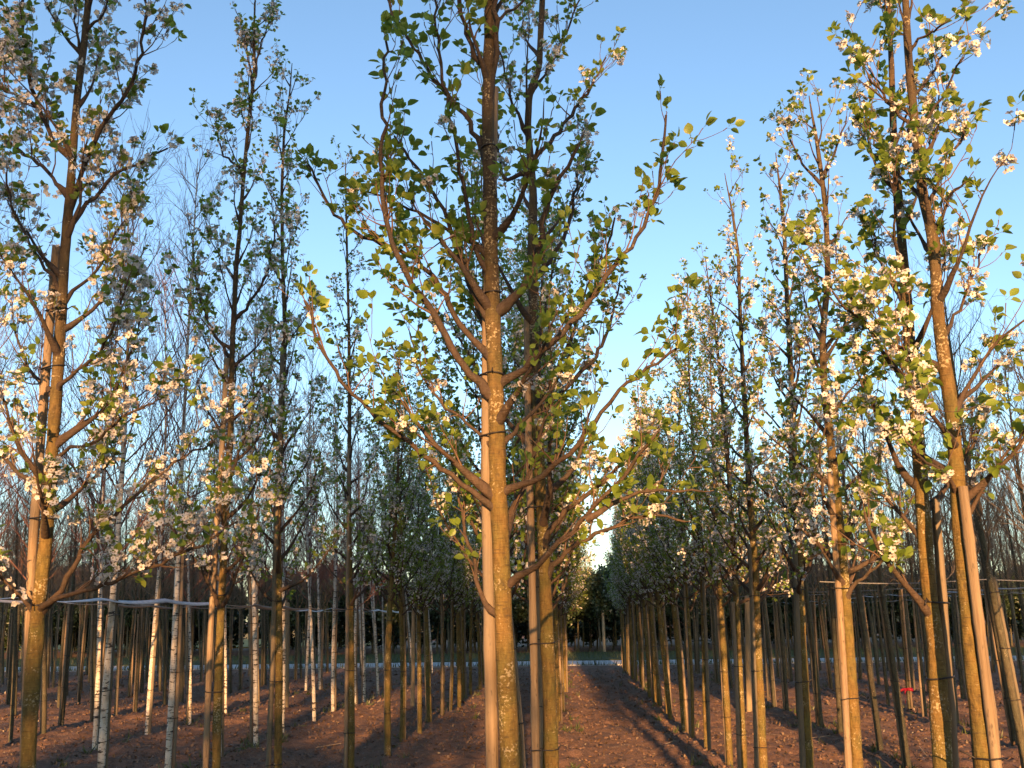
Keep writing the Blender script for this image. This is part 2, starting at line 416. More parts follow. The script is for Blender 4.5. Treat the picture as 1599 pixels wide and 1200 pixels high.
def make_twigs(g, limbs, radii, spacing, Lr, spread, upt, npt=5, start=0.2, rmul=0.45, rtip=0.0012, rmax=0.006):
    """side shoots all along a set of limbs, vectorised; returns P (m,npt,3), Rd (m,npt), limb index"""
    S, D, I, R0 = [], [], [], []
    for i, (P, rr) in enumerate(zip(limbs, radii)):
        L = length(P); m = int(L*(1-start)/spacing*g.uniform(0.8, 1.2))
        if m < 1: continue
        s = g.uniform(start, 0.99, m); p, t, fi = interp_line(P, s)
        d = norm(t + spread*g.normal(size=(m, 3)) + np.array([0, 0, upt]))
        S.append(p); D.append(d); I.append(np.full(m, i)); R0.append(np.minimum(np.interp(fi, np.arange(len(rr)), rr)*rmul, rmax))
    if not S: return np.zeros((0, npt, 3)), np.zeros((0, npt)), np.zeros(0, int)
    S = np.concatenate(S); D = np.concatenate(D); I = np.concatenate(I); R0 = np.concatenate(R0)
    m = len(S); L = g.uniform(*Lr, m)*g.uniform(0.5, 1, m)
    P = np.empty((m, npt, 3)); P[:, 0] = S; d = D
    for k in range(1, npt):
        P[:, k] = P[:, k-1]+d*(L/(npt-1))[:, None]
        d = norm(d + g.normal(size=(m, 3))*0.16 + np.array([0, 0, upt*0.35]))
    R0 = np.maximum(R0, rtip*1.5)
    Rd = R0[:, None]*np.linspace(1, 0, npt)[None]+rtip*np.linspace(0, 1, npt)[None]
    return P, Rd, I

def tuft_points(g, lines, spacing, start=0.1):
    """spur sites along lines: positions, outward direction, line index"""
    S, D, I = [], [], []
    for i, P in enumerate(lines):
        L = length(P); m = max(1, int(L*(1-start)/spacing*g.uniform(0.75, 1.25)))
        s = np.append(g.uniform(start, 1, m-1), 1.0); p, t, _ = interp_line(P, s)
        side = norm(np.cross(t, rand_dirs(m, g))); side[-1] = t[-1]
        d = norm(side*0.9+t*0.5+np.array([0, 0, 0.35]))
        S.append(p); D.append(d); I.append(np.full(m, i))
    return np.concatenate(S), np.concatenate(D), np.concatenate(I)

def leaves_from(g, S, D, per=(3, 6), size=(0.028, 0.052), openness=0.75):
    n = g.integers(per[0], per[1]+1, len(S)); j = np.repeat(np.arange(len(S)), n)
    y = norm(D[j] + openness*g.normal(size=(len(j), 3)))
    zr = norm(np.array([0, 0, 1.0]) + 0.6*g.normal(size=(len(j), 3)))
    sc = g.uniform(*size, len(j))*g.uniform(0.7, 1.0, len(j))
    pos = S[j]+D[j]*g.uniform(0.0, 0.02, len(j))[:, None] + y*sc[:, None]*0.4
    return pos, frames_from(zr, y), sc, j

def pear_skeleton(g, trunk, trad, limbs=None, limb_r=None, n_auto=26, crown0=2.0, width=1.0, tw_sp=0.10, dens=1.0, zauto=None, twl=(0.12, 0.40)):
    """adds procedural limbs and twigs to a trunk line"""
    limbs = list(limbs or []); limb_r = list(limb_r or [])
    zt = trunk[:, 2]; z0 = crown0; z1 = zt[-1]-0.25
    az = g.uniform(0, 6.28)
    for i in range(n_auto):
        f = (i+g.uniform(-.3, .3))/max(1, n_auto-1); f = min(max(f, 0), 1)**1.25
        if zauto is not None: z = zauto[0]+f*(zauto[1]-zauto[0])
        else: z = z0+(z1-z0)*f
        p = np.array([np.interp(z, zt, trunk[:, 0]), np.interp(z, zt, trunk[:, 1]), z])
        r = np.interp(z, zt, trad); az += 2.4+g.uniform(-.5, .5)
        h = min(max((z-z0)/max(0.1, (zt[-1]-z0)), 0), 1)
        L = (1.35-0.95*h)*g.uniform(0.65, 1.1)*width
        P = grow_limb(g, p, az, R(66-62*min(h, 0.35)-22*max(0, h-0.35)+g.uniform(-9, 9)), L, 10, 0.75, 0.11)
        limbs.append(P); limb_r.append(np.linspace(max(min(r*0.45, 0.016), 0.005), 0.0022, 10))
    TP, TR, TI = make_twigs(g, limbs, limb_r, tw_sp/dens, twl, 0.52, 0.48)
    T2, R2, I2 = make_twigs(g, list(TP), list(TR), 0.16/dens, (0.06, 0.2), 0.6, 0.4, npt=4, start=0.3) if dens > 0 else (None,)*3
    return limbs, limb_r, (TP, TR, TI), (T2, R2, TI[I2])

def densify(P, Rd, n):
    q = resample(P, n); d0 = np.linspace(0, 1, len(Rd)); return q, np.interp(np.linspace(0, 1, n), d0, Rd)

def trunk_tube(mb, P, Rd, g, n=60, k=14, knots=0.10):
    Q, q = densify(P, Rd, n)
    q = q*(1+0.02*g.normal(size=n))
    for _ in range(int(5)):
        c = g.uniform(0.05, 0.95)*n; q = q*(1+knots*np.exp(-((np.arange(n)-c)/0.8)**2))
    mb.tubes(Q, q, k)
    if k > 14:                                   # uneven surface and healed branch knots
        V = mb.v[-1].reshape(n, k, 3); a = np.arange(k)*2*math.pi/k
        ii, aa = np.meshgrid(np.arange(n), a, indexing='ij')
        D_ = 0.10*N2(ii*0.35, 3+2*np.cos(aa))+0.10*N3(ii*0.3+9, 5+2*np.sin(aa))
        for _ in range(26):
            i0 = g.uniform(0, n); a0 = g.uniform(0, 6.28); da = np.angle(np.exp(1j*(aa-a0)))
            D_ += g.uniform(0.06, 0.22)*np.exp(-((ii-i0)/1.6)**2-(da/0.38)**2)
        V[:] = Q[:, None]+(V-Q[:, None])*(1+D_[..., None]); mb.v[-1] = V.reshape(-1, 3)
    return Q, q

# ------------------------------------------------------------------ stakes
def stake_mesh(P, r, g, name='stake', mat=None):
    """round wooden cane: slight nodes along its length"""
    n = 44; Q = resample(P, n); q = np.full(n, r)*np.linspace(1.06, 0.92, n)*(1+0.02*g.normal(size=n))
    for c in range(3, n, int(g.integers(6, 9))): q[c] *= 1.10
    mb = MB(); mb.tubes(Q, q, 12); return mb.mesh(name, mat or M_STAKE), Q
def tie_mesh(c1, r1, c2, r2, g, w=0.006):
    """rubber band round trunk and stake, with a short loose end"""
    ax = c2-c1; ax[2] = 0; d = np.linalg.norm(ax); ax = ax/max(d, 1e-6); per = np.array([-ax[1], ax[0], 0])
    a = np.linspace(0, 2*math.pi, 25); pts = []
    for t in a:
        e = ax*math.cos(t)+per*math.sin(t)
        s1 = c1 + e*(r1+w*0.7); s2 = c2+e*(r2+w*0.7)
        pts.append(s2 if math.cos(t) > 0 else s1)
    pts = np.array(pts); pts[:, 2] = (c1[2]+c2[2])/2 + 0.006*np.sin(a+g.uniform(0, 6))
    mb = MB(); mb.tubes(pts, np.full(len(pts), w*0.62), 6)
    e0 = pts[int(g.integers(2, 22))]; dr = norm(e0-(c1+c2)/2+np.array([0, 0, 0.01])); 
    L = g.uniform(0.02, 0.06)
    mb.tubes(np.array([e0, e0+dr*L*0.5+[0, 0, 0.01], e0+dr*L+[0, 0, 0.02*g.normal()]]), [w*0.5]*3, 5)
    return mb.mesh('tie', M_TIE)
def add_stake(root_loc, stakeP, r, trunkQ, trunkq, g, label, zt, group=None):
    o = link('wooden_stake', None, loc=root_loc)
    me, Q = stake_mesh(stakeP-root_loc, r, g); link('cane', me, o)
    for z in zt:
        c2 = np.array([np.interp(z, Q[:, 2], Q[:, i]) for i in range(3)])
        tq = trunkQ-root_loc
        c1 = np.array([np.interp(z, tq[:, 2], tq[:, i]) for i in range(3)]); r1 = np.interp(z, tq[:, 2], trunkq)
        c1[2] = c2[2] = z
        if z < Q[-1, 2]: link('tie', tie_mesh(c1, r1, c2, r, g), o)
    tag(o, label, 'stake', group)
    return o

# ------------------------------------------------------------------ hero trees traced on the photograph
def hero(label, Y, trunk_px, width_px, limbs_px, seed, n_auto, width, dens, bloom, stake_px=None, stake_w=0.022, stake_dY=0.0,
         stake_label=None, ties=(), leafobj=300, blossomobj=300, crown0=2.1, zauto=None, top_extra=1.0, leafy=1.0, leafsize=(0.034, 0.060), tuft_sp=0.062, trk_r=None, branch_objs=True):
    g = np.random.default_rng(seed)
    pts = np.array([at(u, v, Y) for u, v in trunk_px])
    wd = np.array([w/F*Y/2*1.0 for w in width_px])
    low = pts[0]; sl = (pts[0]-pts[2])/max(1e-6, abs(pts[0][2]-pts[2][2]))
    base = low + sl*0.6*(low[2]+0.06); base[2] = -0.06
    gz = float(ground_h(base[0], base[1]))
    pts = np.concatenate([[base], pts]); wd = np.concatenate([[wd[0]*1.12], wd])
    tip = pts[-1] + norm(pts[-1]-pts[-3])*top_extra; 
    if top_extra > 0: pts = np.concatenate([pts, [tip]]); wd = np.concatenate([wd, [0.004]])
    root = np.array([base[0], base[1], gz])
    o = link('pear_tree', None, loc=root); tag(o, label, 'pear tree', 'flowering pear trees')
    mb = MB(); Q, q = trunk_tube(mb, pts-root, wd*0.86, g, 150, 22, 0.05)
    # small collars where limbs leave the trunk
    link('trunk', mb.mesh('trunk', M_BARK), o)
    Qw = Q+root
    limbs, lr = [], []
    for (pl, w0, w1, dY, *st) in limbs_px:
        n = len(pl); s = np.linspace(0, 1, n); d0 = st[0] if st else 0.0
        P = np.array([at(u, v, Y+d0+(dY-d0)*(t**1.15)) for (u, v), t in zip(pl, s)])
        zc = P[0][2]-0.035; tc_ = np.array([np.interp(zc, Qw[:, 2], Qw[:, i]) for i in range(3)])
        if not st and np.linalg.norm((tc_-P[0])[:2]) < 0.14: P = np.concatenate([[tc_], P])      # rooted in the trunk's heart
        L = length(P); k = max(10, int(L/0.05)); P = resample(P, k)
        P[1:-1] += g.normal(size=(k-2, 3))*0.006
        limbs.append(P); lr.append(np.linspace(w0/F*Y/2, max(w1/F*Y/2, 0.0018), k))
    nt_ = len(limbs)
    limbs, lr, A, B = pear_skeleton(g, Qw, q, limbs, lr, n_auto, crown0, width, 0.085, dens, zauto)
    par = []
    for P, r in zip(limbs, lr):
        mb = MB(); r = r.copy(); r[0] *= 1.7; r[1] *= 1.5; r[2] *= 1.22
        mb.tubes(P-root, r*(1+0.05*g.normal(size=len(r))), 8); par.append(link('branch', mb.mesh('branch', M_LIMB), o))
    mb = MB(); mb.tubes(A[0]-root, A[1], 5); 
    if len(B[0]): mb.tubes(B[0]-root, B[1], 4)
    lines = list(A[0])+list(B[0]); li = np.concatenate([A[2], B[2]]).astype(int)
    S, D, I = tuft_points(g, lines, tuft_sp, 0.35)
    own = li[I]
    ls, ld, lii = tuft_points(g, limbs, 0.07, 0.30)
    S = np.concatenate([S, ls]); D = np.concatenate([D, ld]); own = np.concatenate([own, lii])
    # spurs
    sl_ = g.uniform(0.012, 0.05, len(S)); P = np.stack([S, S+D*sl_[:, None]*0.5+g.normal(size=S.shape)*0.002, S+D*sl_[:, None]], 1)
    mb.tubes(P-root, np.tile([0.0022, 0.0020, 0.0024], (len(S), 1)), 4)
    tag(link('twigs', mb.mesh('twigs', M_TWIG), o), kind='stuff')
    E = S+D*sl_[:, None]
    u, v, z = project(E)
    bl = g.random(len(E)) < bloom(u, v)
    lf = (g.random(len(E)) < np.where(bl, 0.75, leafy))
    # blossom clusters
    BI = np.where(bl)[0]; inf = (u[BI] > -20) & (u[BI] < 1620) & (v[BI] > -20) & (v[BI] < 1220)
    BI = np.concatenate([BI[inf], BI[~inf]])
    rest = MB()
    for k, i in enumerate(BI):
        zax = norm(D[i]+0.5*g.normal(size=3)+np.array([0, 0, 0.2])); fr = frames_from(zax[None], rand_dirs(1, g))[0]
        sc = g.uniform(0.95, 1.3)
        if k < blossomobj:
            b = link('blossom_cluster', CLUSTERS[int(g.integers(len(CLUSTERS)))], par[own[i]])
            m4 = Matrix(np.column_stack([fr[0], fr[1], fr[2]]).tolist()).to_4x4()
            b.matrix_basis = Matrix.Translation(Vector(E[i]-root)) @ m4 @ Matrix.Scale(sc, 4)
        else: _cluster_far(rest, E[i]-root, zax, g, 9, 0.024*sc)
    if rest.n: tag(link('blossom', rest.mesh('blossom', M_PETAL), o), kind='stuff')
    # leaves
    J = np.where(lf)[0]
    pos, fr, sc, j = leaves_from(g, E[J], D[J], (3, 7), leafsize)
    uu, vv, zz = project(pos); vis = (uu > 0) & (uu < 1599) & (vv > 0) & (vv < 1200)
    order = np.argsort(np.where(vis, zz/sc, 1e9))
    pick = set(order[:leafobj].tolist())
    for i in order[:leafobj]:
        b = link('leaf', LEAVES[int(g.integers(4))], par[own[J][j[i]]])
        m4 = Matrix(np.column_stack([fr[i][0], fr[i][1], fr[i][2]]).tolist()).to_4x4()
        b.matrix_basis = Matrix.Translation(Vector(pos[i]-root)) @ m4 @ Matrix.Scale(float(sc[i]), 4)
    rs = order[leafobj:]
    if len(rs):
        mb = MB(); mb.stamp(LEAF_V, LEAF_F, pos[rs]-root, fr[rs], sc[rs])
        tag(link('foliage', mb.mesh('foliage', M_LEAF), o), kind='stuff')
    if stake_px:
        sp = np.array([at(a, b, Y+stake_dY) for a, b in stake_px]); s0 = sp[0]
        d = norm(sp[0]-sp[1]); bs = sp[0]+d*(sp[0][2]+0.06)/max(0.3, -d[2]); bs[2] = -0.06
        sp = np.concatenate([[bs], sp])
        rl = np.array([bs[0], bs[1], gz])
        add_stake(rl, sp, stake_w, Qw, q, g, stake_label, ties)
    return o
def _cluster_far(mb, p, zax, g, n, fs):
    d = norm(g.normal(size=(n, 3))+zax*0.8); pos = p+d*g.uniform(0.026, 0.045, n)[:, None]
    mb.stamp(FL2_V, FL2_F, pos, frames_from(norm(d+0.4*g.normal(size=(n, 3))), rand_dirs(n, g)), np.full(n, fs)*g.uniform(0.85, 1.1, n))

def low_bloom(a, b=0.0):
    return lambda u, v: np.full(len(u), a)

# nearest tree, centre row
MAIN_LIMBS = [
 ([(766,613),(733,590),(700,533),(666,477),(633,427),(614,385),(600,337),(596,283),(598,217),(597,150),(601,57)], 13, 4, -0.25),
 ([(763,553),(730,527),(706,487),(693,455),(666,420),(645,398),(560,370),(520,335),(497,290),(480,255)], 11, 4, 0.30),
 ([(758,495),(736,450),(726,420),(718,400),(700,340),(680,310),(656,273),(646,253),(616,213)], 10, 4, 0.12),
 ([(762,430),(740,377),(730,317),(720,277),(710,220),(693,127),(683,50),(676,-40)], 8, 4, -0.22),
 ([(760,395),(736,377),(676,343),(640,327),(603,310),(570,300)], 8, 3, 0.2),
 ([(786,480),(806,466),(826,440),(836,410),(846,360),(853,320),(886,260),(905,225)], 15, 5, -0.15),
 ([(788,593),(816,577),(850,543),(886,510),(926,467),(950,430),(976,397),(1009,347),(1023,300),(1033,247),(1043,207),(1040,180)], 11, 4, -0.1),
 ([(795,762),(826,753),(856,737),(883,717),(910,683),(940,643),(970,607),(1000,587),(1026,567),(1063,540)], 10, 4, -0.35),
 ([(780,793),(733,760),(693,733),(650,700),(626,687),(600,663),(566,630),(533,597),(500,543),(482,500),(476,470)], 9.5, 4, -0.3),
 ([(786,908),(817,897),(846,873),(875,850),(915,808),(950,770),(993,723),(1023,680)], 10, 4, -0.45),
 ([(915,812),(960,790),(1000,772),(1040,758),(1060,770),(1098,768)], 7, 3, -0.2, -0.29),
 ([(758,950),(747,914),(744,879),(732,850),(722,810),(716,760),(712,700)], 8, 3, 0.3),
 ([(754,233),(736,200),(716,167),(680,123),(656,90),(623,37),(603,-8)], 9, 4, 0.15),
 ([(754,110),(733,77),(723,33),(714,-10),(706,-70)], 10, 4, -0.1),
 ([(760,158),(773,110),(774,60),(770,10),(778,-60),(790,-160)], 11, 5, -0.08),
 ([(770,35),(790,20),(815,5),(840,-30)], 6, 3, 0.1),
 ([(792,690),(815,660),(838,640),(870,600),(888,560),(900,500)], 7, 3, 0.35),
 ([(760,700),(735,660),(700,640),(668,600),(650,560),(640,520)], 6, 3, 0.4),
]
# limb that branches off another starts at that limb's depth
hero('nearest pear tree, thick speckled trunk in the middle, first of the centre row', 4.0,
     [(797,1230),(795,1150),(791,1060),(786,960),(782,860),(778,760),(774,620),(770,500),(767,400),(765,300),(762,200),(763,100),(765,20),(766,-60),(768,-200)],
     [34,33,33,33,32,32,30,29,27,25,24,22,19,17,12], MAIN_LIMBS, 11, 11, 0.7, 1.0,
     low_bloom(0.06), [(769,1200),(765,1000),(761,800),(760,700),(761,560),(765,380),(771,139)], 0.0255, 0.035,
     'pale smooth stake tied left of the nearest middle trunk', (0.95, 2.42, 2.68, 3.05, 3.75), zauto=(2.0, 5.2), top_extra=0.7)

# second tree of the centre row, right behind it
T2_LIMBS = [
 ([(824,253),(856,227),(893,177),(923,137),(946,90)], 9, 3, 0.3),
 ([(826,143),(850,120),(872,80),(893,30),(905,0)], 5, 3, 0.2),
 ([(824,205),(800,165),(790,120),(780,80)], 6, 3, -0.2),
 ([(822,262),(800,278),(788,290),(780,250),(776,205)], 8, 3, 0.2),
 ([(836,430),(870,395),(892,340),(900,280),(912,200)], 8, 3, 0.3),
 ([(838,560),(880,520),(920,470),(945,400),(960,340)], 9, 3, -0.4),
 ([(840,640),(890,600),(930,560),(955,500),(968,440)], 9, 3, 0.4),
 ([(845,850),(880,800),(930,760),(985,715),(1020,660)], 10, 3, -0.3),
 ([(848,900),(900,850),(960,820),(1020,800),(1070,815)], 9, 3, -0.2),
]
hero('second pear tree of the centre row, close behind the nearest trunk', 5.5,
     [(863,1230),(860,1150),(857,1050),(853,950),(846,800),(839,650),(834,533),(832,433),(831,373),(833,300),(824,200),(827,143),(842,108),(844,60),(847,0),(850,-60)],
     [25,24,24,23,22,21,20,19,18,17,15,14,13,12,10,8], T2_LIMBS, 12, 14, 0.95, 1.05, low_bloom(0.34),
     [(837,1200),(834,1050),(831,900),(827,750),(824,600),(823,480)], 0.022, 0.0,
     'pale stake with bark marks, just right of the nearest trunk', (1.0, 1.55, 2.3), leafobj=250, blossomobj=120, crown0=2.2, leafsize=(0.03, 0.05), top_extra=0.8)

# nearest tree of the left row
YL = 4.45
TL_LIMBS = [
 ([(92,240),(60,167),(43,117),(37,67),(36,0),(34,-60)], 9, 4, -0.2),
 ([(112,320),(133,250),(150,213),(177,173),(207,127),(223,67),(227,0),(230,-50)], 9, 4, -0.3),
 ([(108,345),(127,333),(160,293),(183,263),(217,257),(262,232)], 8, 3, 0.2),
 ([(95,300),(83,283),(43,240),(0,213),(-40,190)], 8, 3, 0.25),
 ([(60,167),(30,152),(0,137),(-40,100)], 5, 3, -0.2, -0.055),
 ([(60,945),(76,940),(117,929),(163,914),(216,894),(263,870),(321,850),(370,815)], 8, 3, -0.35),
 ([(62,950),(96,926),(111,894),(122,864),(150,830),(187,797),(233,753),(283,717),(333,690)], 10, 3, 0.15),
 ([(56,961),(29,926),(0,902),(-40,880)], 7, 3, -0.2),
 ([(76,775),(60,763),(17,727),(-5,700),(-40,650)], 9, 4, 0.2),
 ([(84,690),(97,683),(127,660),(165,640),(200,600),(215,560)], 7, 3, 0.1),
 ([(90,605),(100,600),(133,570),(165,537),(185,490),(200,440)], 7, 3, -0.3),
 ([(99,470),(135,440),(165,400),(190,350),(205,300)], 6, 3, 0.3),
 ([(98,450),(70,420),(45,380),(20,330),(10,270)], 6, 3, -0.2),
 ([(80,720),(110,700),(150,690),(190,650),(240,630)], 6, 3, -0.5),
 ([(128,80),(118,40),(112,0),(110,-60)], 5, 3, 0.1),
 ([(140,45),(158,30),(168,0),(172,-40)], 5, 3, -0.1),
]
hero('nearest pear tree of the left row, heavy with blossom at left edge', YL,
     [(42,1230),(46,1140),(52,1040),(60,950),(70,860),(78,767),(84,667),(91,567),(97,467),(102,383),(110,300),(114,233),(121,150),(131,70),(138,0),(141,-60)],
     [25,24,24,27,25,24,23,22,20,18,16,15,14,13,11,9], TL_LIMBS, 21, 18, 0.62, 1.45, low_bloom(0.70),
     [(38,1200),(46,1000),(50,870),(60,733),(73,567),(84,430),(88,385)], 0.022, 0.045,
     'warm brown stake behind the leftmost large trunk', (0.9, 1.85, 2.25, 3.0, 3.3), leafobj=300, blossomobj=300, leafsize=(0.028, 0.052))

# two nearest trees of the right row
TR1_LIMBS = [
 ([(1452,950),(1440,938),(1425,932),(1407,908),(1387,876),(1367,850),(1350,800)], 11, 4, -0.2),
 ([(1412,560),(1392,545),(1359,510),(1319,487),(1300,455)], 8, 3, -0.25),
 ([(1397,240),(1366,227),(1352,205)], 5, 2, 0.2),
 ([(1414,470),(1390,440),(1372,405),(1362,360)], 6, 3, 0.25),
 ([(1440,850),(1405,800),(1375,770),(1340,745),(1310,700)], 7, 3, 0.3),
 ([(1432,700),(1400,670),(1370,640),(1345,600)], 6, 3, -0.3),
]
hero('flowering pear tree at right, forking low, second of the right row', 4.25,
     [(1474,1230),(1468,1130),(1463,1040),(1458,985),(1453,945),(1447,890),(1441,800),(1434,700),(1429,617),(1420,533),(1416,467),(1409,390),(1403,300),(1396,233),(1393,133),(1389,30),(1388,-30)],
     [30,30,29,31,32,26,25,23,22,20,18,16,14,12,10,8,7], TR1_LIMBS, 31, 16, 0.58, 1.0, low_bloom(0.36),
     [(1490,1200),(1484,1100),(1477,1020),(1470,908),(1460,780)], 0.020, 0.02,
     'pale orange stake between the two large right trunks', (0.75, 1.45, 1.75), leafobj=260, blossomobj=200, top_extra=0.5)
TR2_LIMBS = [
 ([(1421,75),(1440,60),(1463,47),(1478,35)], 5, 3, -0.2),
 ([(1424,150),(1453,120),(1473,80),(1495,65)], 5, 3, 0.2),
 ([(1450,330),(1466,283),(1486,243),(1503,213),(1510,190)], 6, 3, 0.2),
 ([(1457,370),(1473,327),(1493,300),(1512,280)], 6, 3, -0.2),
 ([(1432,215),(1460,165),(1485,125),(1505,90)], 6, 3, -0.2),
 ([(1490,640),(1529,577),(1543,543),(1576,523),(1596,503)], 8, 3, -0.1),
 ([(1424,205),(1396,170),(1370,140),(1356,120)], 6, 3, -0.2),
 ([(1440,300),(1410,280),(1385,262),(1362,240)], 5, 3, 0.3),
 ([(1500,830),(1530,770),(1560,720),(1590,690),(1620,650)], 7, 3, -0.2),
 ([(1470,520),(1500,480),(1520,430),(1540,380)], 6, 3, 0.3),
 ([(1496,765),(1470,735),(1440,720),(1415,690)], 6, 3, -0.4),
]
hero('tallest pear tree at right with warm lit trunk, first of the right row', 3.95,
     [(1541,1230),(1533,1150),(1525,1080),(1517,1020),(1510,937),(1502,865),(1496,767),(1487,650),(1477,583),(1466,500),(1459,400),(1456,367),(1440,300),(1433,233),(1426,167),(1419,100),(1414,0),(1411,-60)],
     [34,33,32,31,30,28,27,25,24,22,20,18,17,15,13,12,10,9], TR2_LIMBS, 32, 16, 0.52, 0.95, low_bloom(0.38),
     [(1556,1200),(1548,1120),(1537,1040),(1524,937),(1514,850),(1503,760)], 0.021, -0.05,
     'pale stake right of the large trunk nearest the right edge', (1.15, 2.25, 2.75, 3.2), leafobj=300, blossomobj=260)

# further traced trees: left row
def traced(label, X, trunk_px, w, limbs, seed, n_auto, width, bloom, stake=None, slabel=None, dens=1.2, crown0=1.8, lo=80, bo=80, ties=(0.6, 1.25, 1.9), top=0.35, leafsize=(0.028, 0.05), sd=-0.02):
    Y = depth_for_row(*trunk_px[0], X)
    ww = np.linspace(w, w*0.35, len(trunk_px))
    return hero(label, Y, trunk_px, ww, limbs, seed, int(n_auto*1.6), width*0.80, dens, low_bloom(bloom+0.13), stake, 0.021, sd, slabel, ties, lo, bo, crown0, None, top, 1.0, leafsize, 0.065)
traced('tall slim pear tree with dark trunk, second of the left row', -2.45,
     [(337,1230),(340,1080),(346,937),(350,850),(355,767),(360,683),(363,533),(370,400),(374,367),(381,267),(391,167),(397,117),(397,33)], 16,
     [([(346,945),(325,915),(305,860),(285,800)], 6, 2, -0.3), ([(397,120),(410,60),(425,25)], 4, 2, .1), ([(396,130),(384,70),(380,40)], 4, 2, -.1),
      ([(363,560),(330,520),(310,460),(300,380)], 6, 2, .2), ([(366,500),(395,470),(420,420),(432,340)], 6, 2, -.2), ([(381,270),(345,240),(336,180)], 5, 2, .2)],
     41, 20, 0.85, 0.36, [(321,1200),(328,1000),(336,850),(347,700),(354,560)], 'grey-brown stake tied left of the second left-row trunk')
traced('pear tree with slender trunk, third of the left row', -2.42,
     [(433,1230),(435,1100),(436,996),(434,850),(434,767),(440,667),(445,517),(441,400),(440,300),(444,200),(452,150)], 14, [], 42, 24, 0.85, 0.30,
     [(419,1200),(427,1000),(430,850),(436,700),(441,545)], 'stake with dark bands tied to the third left-row trunk')
traced('pear tree with pale thin trunk, fourth of the left row', -2.40,
     [(548,1230),(549,1100),(548,950),(545,800),(546,650),(545,520),(542,400),(540,290)], 11, [], 43, 24, 0.85, 0.28,
     [(540,1200),(542,1000),(544,800),(545,700)], 'straight pale stake of the fourth left-row tree')
# right row
traced('pear tree with crooked upper trunk, third of the right row', 1.66,
     [(1340,1230),(1334,1130),(1328,1040),(1321,940),(1314,850),(1300,717),(1287,600),(1284,533),(1293,433),(1290,333),(1284,283),(1274,210),(1268,180)], 22,
     [([(1283,283),(1260,268),(1239,233),(1223,190)], 5, 2, .15), ([(1282,275),(1300,250),(1308,225),(1322,182)], 5, 2, -.15), ([(1290,540),(1330,500),(1350,450)], 6, 2, .2),
      ([(1318,930),(1345,905),(1375,880),(1400,860)], 7, 2, -.2)],
     51, 18, 0.7, 0.30, [(1325,1200),(1318,1060),(1311,940),(1305,870),(1296,740)], 'pale stake left of the third right-row trunk', top=0.15, lo=120)
traced('pear tree with upright bare spurs, fourth of the right row', 1.62,
     [(1264,1230),(1259,1130),(1254,1040),(1249,937),(1248,850),(1240,700),(1236,600),(1229,467),(1225,370),(1219,300),(1214,265)], 18, [], 52, 20, 0.7, 0.30,
     [(1254,1200),(1248,1060),(1244,940),(1241,850)], 'stake tied left of the fourth right-row trunk', top=0.15, lo=100)
traced('blossoming pear tree, fifth of the right row', 1.62,
     [(1193,1230),(1189,1130),(1184,1025),(1180,900),(1170,767),(1163,633),(1156,500),(1153,400),(1144,333),(1134,285)], 15, [], 53, 22, 0.75, 0.36,
     [(1182,1200),(1178,1060),(1174,940),(1170,850)], 'stake tied left of the fifth right-row trunk', top=0.1)
traced('pear tree with leaning thin trunk, sixth of the right row', 1.62,
     [(1162,1230),(1158,1130),(1152,996),(1147,880),(1135,700),(1122,560),(1112,480),(1105,430)], 13, [], 54, 22, 0.75, 0.30,
     [(1155,1200),(1150,1060),(1144,940)], 'stake tied to the sixth right-row trunk', top=0.2)

# ------------------------------------------------------------------ row trees: variants shared by many
def pear_variant(seed, H, bloom, detail):
    g = np.random.default_rng(seed)
    n = 12; z = np.linspace(-0.06, H, n)
    lean = g.normal(size=2)*0.05
    T = np.stack([lean[0]*z/H*1.5+0.025*np.sin(z*1.3+g.uniform(0, 6)), lean[1]*z/H*1.5+0.025*np.sin(z*1.1+g.uniform(0, 6)), z], -1)
    T[:, :2] -= T[0, :2]
    tr = np.interp(z, [0, 2, H], [0.040, 0.034, 0.004])
    mb = MB(); Q, q = trunk_tube(mb, T, tr, g, 40, 10, 0.12)
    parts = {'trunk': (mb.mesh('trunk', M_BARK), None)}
    limbs, lr, A, B = pear_skeleton(g, Q, q, [], [], 44, 1.85, 0.88, 0.09, 1.0)
    mb = MB()
    for P, r in zip(limbs, lr): mb.tubes(P, r, 6)
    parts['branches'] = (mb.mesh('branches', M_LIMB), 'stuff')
    mb = MB(); mb.tubes(A[0], A[1], 4); mb.tubes(B[0], B[1], 3)
    parts['twigs'] = (mb.mesh('twigs', M_TWIG), 'stuff')
    S, D, I = tuft_points(g, list(A[0])+list(B[0])+limbs, 0.055, 0.2)
    bl = g.random(len(S)) < bloom
    J = np.where(~bl | (g.random(len(S)) < 0.6))[0]
    pos, fr, sc, j = leaves_from(g, S[J], D[J], (3, 7), (0.034, 0.060))
    mb = MB(); mb.stamp(LEAF2_V, LEAF2_F, pos, fr, sc); parts['foliage'] = (mb.mesh('foliage', M_LEAF), 'stuff')
    mb = MB()
    for i in np.where(bl)[0]: _cluster_far(mb, S[i]+D[i]*0.02, D[i], g, 8, 0.025)
    parts['blossom'] = (mb.mesh('blossom', M_PETAL), 'stuff')
    return parts, Q, q
